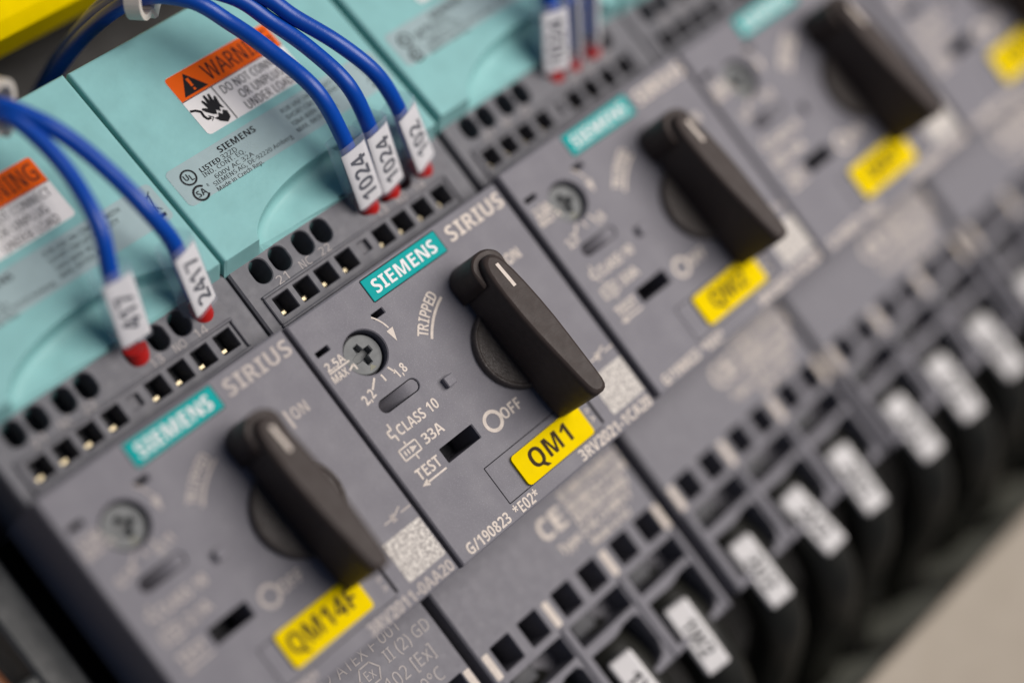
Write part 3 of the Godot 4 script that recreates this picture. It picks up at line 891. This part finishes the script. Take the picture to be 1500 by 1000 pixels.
# ------------------------------------------------------------------ scene
func _ready() -> void:
	rng.seed = 7
	var cam := Camera3D.new()
	cam.name = "camera"
	var at := CameraAttributesPhysical.new()
	at.frustum_focal_length = 91.04
	at.frustum_focus_distance = 0.2658
	at.frustum_near = 0.02
	at.frustum_far = 20.0
	at.exposure_aperture = 5.2
	cam.attributes = at
	add_child(cam)
	cam.fov = 21.764
	cam.near = 0.02
	cam.far = 20.0
	cam.transform = Transform3D(Basis(V(0.68402517, -0.59712283, 0.41899152), V(0.52418505, 0.80180964, 0.28693438), V(-0.5072865, 0.02335875, 0.86146084)).orthonormalized(), V(-109.722, -14.425, 236.085) * S)
	cam.current = true
	var we := WorldEnvironment.new()
	we.name = "environment"
	var e := Environment.new()
	e.background_mode = Environment.BG_COLOR
	e.background_color = Color(0.24, 0.27, 0.34)
	e.tonemap_mode = Environment.TONE_MAPPER_LINEAR
	e.tonemap_exposure = 1.1
	e.sdfgi_enabled = true
	e.ssao_enabled = true
	e.ssil_enabled = true
	we.environment = e
	add_child(we)
	var lamp := AreaLight3D.new()
	lamp.name = "room_lamp"
	lamp.area_size = Vector2(0.55, 0.4)
	lamp.light_energy = 0.51
	lamp.light_color = Color(1.0, 0.97, 0.95)
	lamp.shadow_enabled = true
	lamp.area_range = 6.0
	add_child(lamp)
	lamp.look_at_from_position(V(0.30, -0.05, 0.60), V(0.03, -0.02, 0.0), Vector3.UP)

	make_materials()
	build_shared(); build_aux(); build_teal()

	# setting: the cabinet's back panel
	var b := B.new()
	b.box(V(-900, -900, -135), V(1200, 900, -130), 0.5)
	var bp := part("cabinet_wall", b, M.panel, self)
	bp.set_meta("kind", "structure")
	tag(bp, "beige sheet metal back wall of the cabinet", "wall")
	# mounting base behind the breakers
	var mb := thing("mounting_base", "black mounting base that carries the row of breakers", "base", V(70, 0, -45))
	b = B.new()
	b.box(V(-125, -100, -60), V(140, 100, -2), 1.0)
	part("body", b, M.base, mb)
	b = B.new()
	b.box(V(-124, -84, -4), V(-118.4, 40, 27), 0.6)
	b.box(V(-127.5, -84, -4), V(-123.6, -17.5, 26.4), 0.6)
	part("side_rail", b, M.rail, mb)

	var info := [
		{"at": V(-44.67, 0.22, 0), "label": "grey circuit breaker with yellow label reading QM14F", "trip": "2,1A", "max": "0.16A", "mid": "0,14", "low": "0,11", "order": "3RV2011-0AA20", "tag": "QM14F", "tag_rect": [15.0, 29.7, -38.95, -33.2], "tag_dx": -0.3, "tag_w": 12.2, "tag_label": "yellow label with black letters QM14F",
			"atex": [["DMT 02 ATEX F 001", 26.5, -45.0, 1.9, 22.0], ["0158", 22.8, -48.4, 2.0, 5.4], ["II (2) GD", 37.4, -48.0, 2.0, 9.0], ["BVS14.0102 [Ex]", 30.2, -51.6, 2.2, 19.5], ["-20°C < Ta ≤60°C", 29.0, -55.0, 2.2, 20.0]]},
		{"at": V(0, 0, 0), "label": "sharply lettered grey circuit breaker with yellow label reading QM1", "trip": "33A", "max": "2.5A", "mid": "2,2", "low": "1,8", "order": "3RV2021-1CA20", "tag": "QM1", "tag_rect": [16.5, 31.4, -39.85, -34.55], "tag_dx": -0.6, "tag_w": 8.6, "tag_label": "yellow label with black letters QM1"},
		{"at": V(45.4, 0.55, 0), "label": "grey circuit breaker beside QM1 with a yellow label reading QM2", "trip": "33A", "max": "2.5A", "mid": "2,2", "low": "1,8", "order": "3RV2021-1CA20", "tag": "QM2", "tag_rect": [15.8, 31.0, -39.2, -33.7], "tag_dx": -0.4, "tag_w": 8.6, "tag_label": "yellow label with black letters QM2"},
		{"at": V(90.0, 0.2, 0), "label": "blurred grey circuit breaker next but one to QM1, with a yellow label", "trip": "33A", "max": "2.5A", "mid": "2,2", "low": "1,8", "order": "3RV2021-1CA20", "tag": "QM3", "tag_rect": [15.0, 30.2, -39.2, -33.2], "tag_dx": -0.4, "tag_w": 8.6, "tag_label": "yellow label with black letters"},
		{"at": V(135.0, 0.1, 0), "label": "end circuit breaker of the row, strongly blurred, with a yellow label", "trip": "33A", "max": "2.5A", "mid": "2,2", "low": "1,8", "order": "3RV2021-1CA20", "tag": "QM4", "tag_rect": [15.4, 30.6, -39.2, -32.8], "tag_dx": -0.4, "tag_w": 8.6, "tag_label": "yellow label with black letters"},
	]
	for o in info: breaker(o)
	var wh := ["QM14F", "QM1", "QM2", "the breaker next to QM2", "the end breaker of the row"]
	var wires := ["two blue wires", "three blue wires", "wires", "", ""]
	for i in 5:
		var p: Vector3 = info[i].at
		aux(p, "grey strip of wire holes and square windows above %s" % wh[i])
		teal(V(p.x - 0.4, p.y + 13.7, -2.3), "teal plug box with orange warning sticker above %s" % wh[i])

	# blue wires
	blue_wire(V(26.9, 9.8, -6.5), [V(23.6, 26.6, 7.5), V(22.0, 35.4, 6.4), V(20.1, 42.2, 5.2), V(16.9, 48.3, 5.0), V(12.6, 53.4, 0.5), V(9.0, 56.0, -11.0), V(5.0, 56.0, -24.0), V(1.0, 54.0, -40.0)], "1024", "blue wire in QM1's block, its marker 1024 next to the empty holes", -0.13)
	blue_wire(V(31.6, 10.0, -6.5), [V(28.9, 25.2, 7.0), V(27.6, 32.5, 6.6), V(25.4, 39.2, 6.0), V(22.0, 45.6, 6.4), V(15.0, 53.0, 3.4), V(10.6, 57.0, -9.0), V(7.0, 57.5, -22.0), V(3.0, 56.0, -40.0)], "1024", "blue wire in QM1's block, its marker 1024 between two other markers", -0.1, 0.15)
	blue_wire(V(38.8, 10.0, -6.5), [V(34.3, 24.6, 6.6), V(31.4, 31.0, 7.8), V(28.3, 37.6, 7.4), V(25.0, 44.0, 7.6), V(16.6, 52.6, 5.6), V(12.0, 57.0, -6.0), V(9.0, 58.0, -20.0), V(5.0, 57.0, -40.0)], "102", "blue wire in QM1's block with a marker reading 102", -0.18, 0.25)
	blue_wire(V(-18.2, 10.5, -6.5), [V(-16.6, 26.4, 6.8), V(-15.1, 34.8, 6.0), V(-15.5, 42.0, 5.4), V(-17.0, 47.0, 4.6), V(-20.0, 51.5, 0.0), V(-24.0, 54.0, -12.0), V(-26.0, 54.0, -34.0)], "417", "blue wire in QM14F's block between empty holes, short marker number 417", 0.0, -0.05, 2.0)
	blue_wire(V(-6.4, 10.4, -6.5), [V(-9.2, 25.4, 6.2), V(-10.2, 31.6, 6.4), V(-11.8, 38.4, 6.2), V(-14.2, 43.8, 6.0), V(-17.4, 49.0, 4.0), V(-21.0, 53.0, -6.0), V(-24.0, 55.0, -20.0), V(-25.0, 55.0, -34.0)], "2417", "blue wire in the end hole of QM14F's block, next to QM1", -0.08, 0.3)
	blue_wire(V(71.0, 10.8, -6.5), [V(69.5, 27.0, 7.0), V(67.0, 36.0, 6.0), V(62.0, 46.0, 5.0), V(57.0, 54.0, 0.0), V(53.0, 58.0, -20.0)], "1024", "blue wire in QM2's block with a broad marker reading 1024", 0.1, -0.3)
	blue_wire(V(75.3, 10.8, -6.5), [V(75.0, 27.0, 7.0), V(72.0, 36.0, 6.0), V(66.0, 46.0, 5.0), V(60.0, 54.0, 0.0), V(55.0, 58.0, -20.0)], "1024", "blue wire in QM2's block, second beside the broad 1024 marker", 0.1, 0.9)
	blue_wire(V(80.5, 10.8, -6.5), [V(80.0, 27.0, 7.0), V(77.0, 36.0, 6.0), V(70.0, 46.0, 5.0), V(63.0, 54.0, 0.0), V(57.0, 58.0, -20.0)], "102", "blue wire in QM2's block, farthest from the broad 1024 marker", 0.1, 0.7)

	# cable ties round the blue bundles
	for q in [[V(13.0, 53.8, 1.6), V(0.55, -0.62, 0.5), "white cable tie round the three blue wires above QM1"], [V(-17.6, 48.6, 4.4), V(0.4, -0.7, 0.5), "white cable tie round the two blue wires above QM14F"]]:
		var t := thing("cable_tie", q[2], "cable tie", q[0], "cable ties round the blue wires")
		var ax: Vector3 = q[1].normalized()
		var u := ax.cross(V(0, 0, 1)).normalized()
		var w := ax.cross(u)
		var loops := []
		b = B.new()
		for i in 33:
			var a := TAU * i / 32.0
			var d := (u * cos(a) * 3.5 + w * sin(a) * 2.7)
			var dn := (u * cos(a) + w * sin(a)).normalized()
			loops.append(PackedVector3Array([d - ax * 1.2, d + dn * 0.9 - ax * 1.2, d + dn * 0.9 + ax * 1.2, d + ax * 1.2]))
		for i in 32:
			for j in 4:
				var j2 := (j + 1) % 4
				b.quad(loops[i][j], loops[i][j2], loops[i + 1][j2], loops[i + 1][j], [-ax, loops[i][1], ax, -loops[i][1]][j])
		part("band", b, M.tie, t)
		b = B.new()
		b.box(V(-1.6, -1.6, -1.5), V(1.6, 1.6, 1.5), 0.4, Transform3D(Basis(ax, u, w), w * (-3.6 if w.z > 0.0 else 3.6)))
		part("lock", b, M.tie, t)

	# yellow duct cover above the connectors
	var yc := thing("yellow_cover", "yellow cover strip above the teal connectors", "cover", V(70, 64.3, -32))
	b = B.new()
	b.box(V(-140, 0, 0), V(140, 26, 12), 2.0)
	part("strip", b, M.yellow, yc)

	# black wires under the terminals
	var words := [["1U1", "1V1", "1W1"], ["1U2", "1V2", "1W2"], ["2U2", "2V2", "2W2"], ["3U2", "3V2", "3W2"], ["4U2", "4V2", "4W2"]]
	var k := 0
	for i in range(1, 5):
		for j in 3:
			var p: Vector3 = info[i].at
			var w: String = words[i][j]
			var lb := "black wire in the %s terminal of %s" % [["first", "middle", "last"][j], wh[i]]
			if i == 1: lb = "black wire under QM1 with a white marker reading %s" % w
			black_wire(p.x + [8.1, 22.05, 36.1][j], p.y, w, lb, k)
			k += 1
	# wiring duct that takes the black wires
	var wd := thing("wiring_duct", "beige slotted wiring duct with its lid below the black wires", "wiring duct", V(70, -109.5, -30))
	b = B.new()
	b.box(V(-150, -90, -2), V(170, 0, 0), 0.5)
	part("lid", b, M.panel, wd)
	b = B.new()
	b.box(V(-150, -3.2, -80), V(170, -1.2, -52), 0.3)
	part("side_wall", b, M.panel, wd)
	b = B.new()
	b.box(V(-7.6, -2.2, -52), V(7.6, -0.6, -2.2), 0.4)
	var fg := b.mesh()
	for i in 15: inst("finger", fg, M.duct, wd).position.x = (-145.0 + 20.4 * i) * S
	# brown wire at the open end of the row
	var bw := thing("brown_wire", "brown wire beside the grey rail at the open end of the row", "wire", V(-57, -60, -22))
	b = B.new()
	tube(b, smooth_path([V(1.0, -30, -4), V(0.5, 0, 0), V(-1.5, 40, 1), V(-3, 70, -3), V(-6, 95, -14)], 8), 1.7)
	part("insulation", b, M.brown, bw)
	print("fov ", cam.fov, " near ", cam.near)
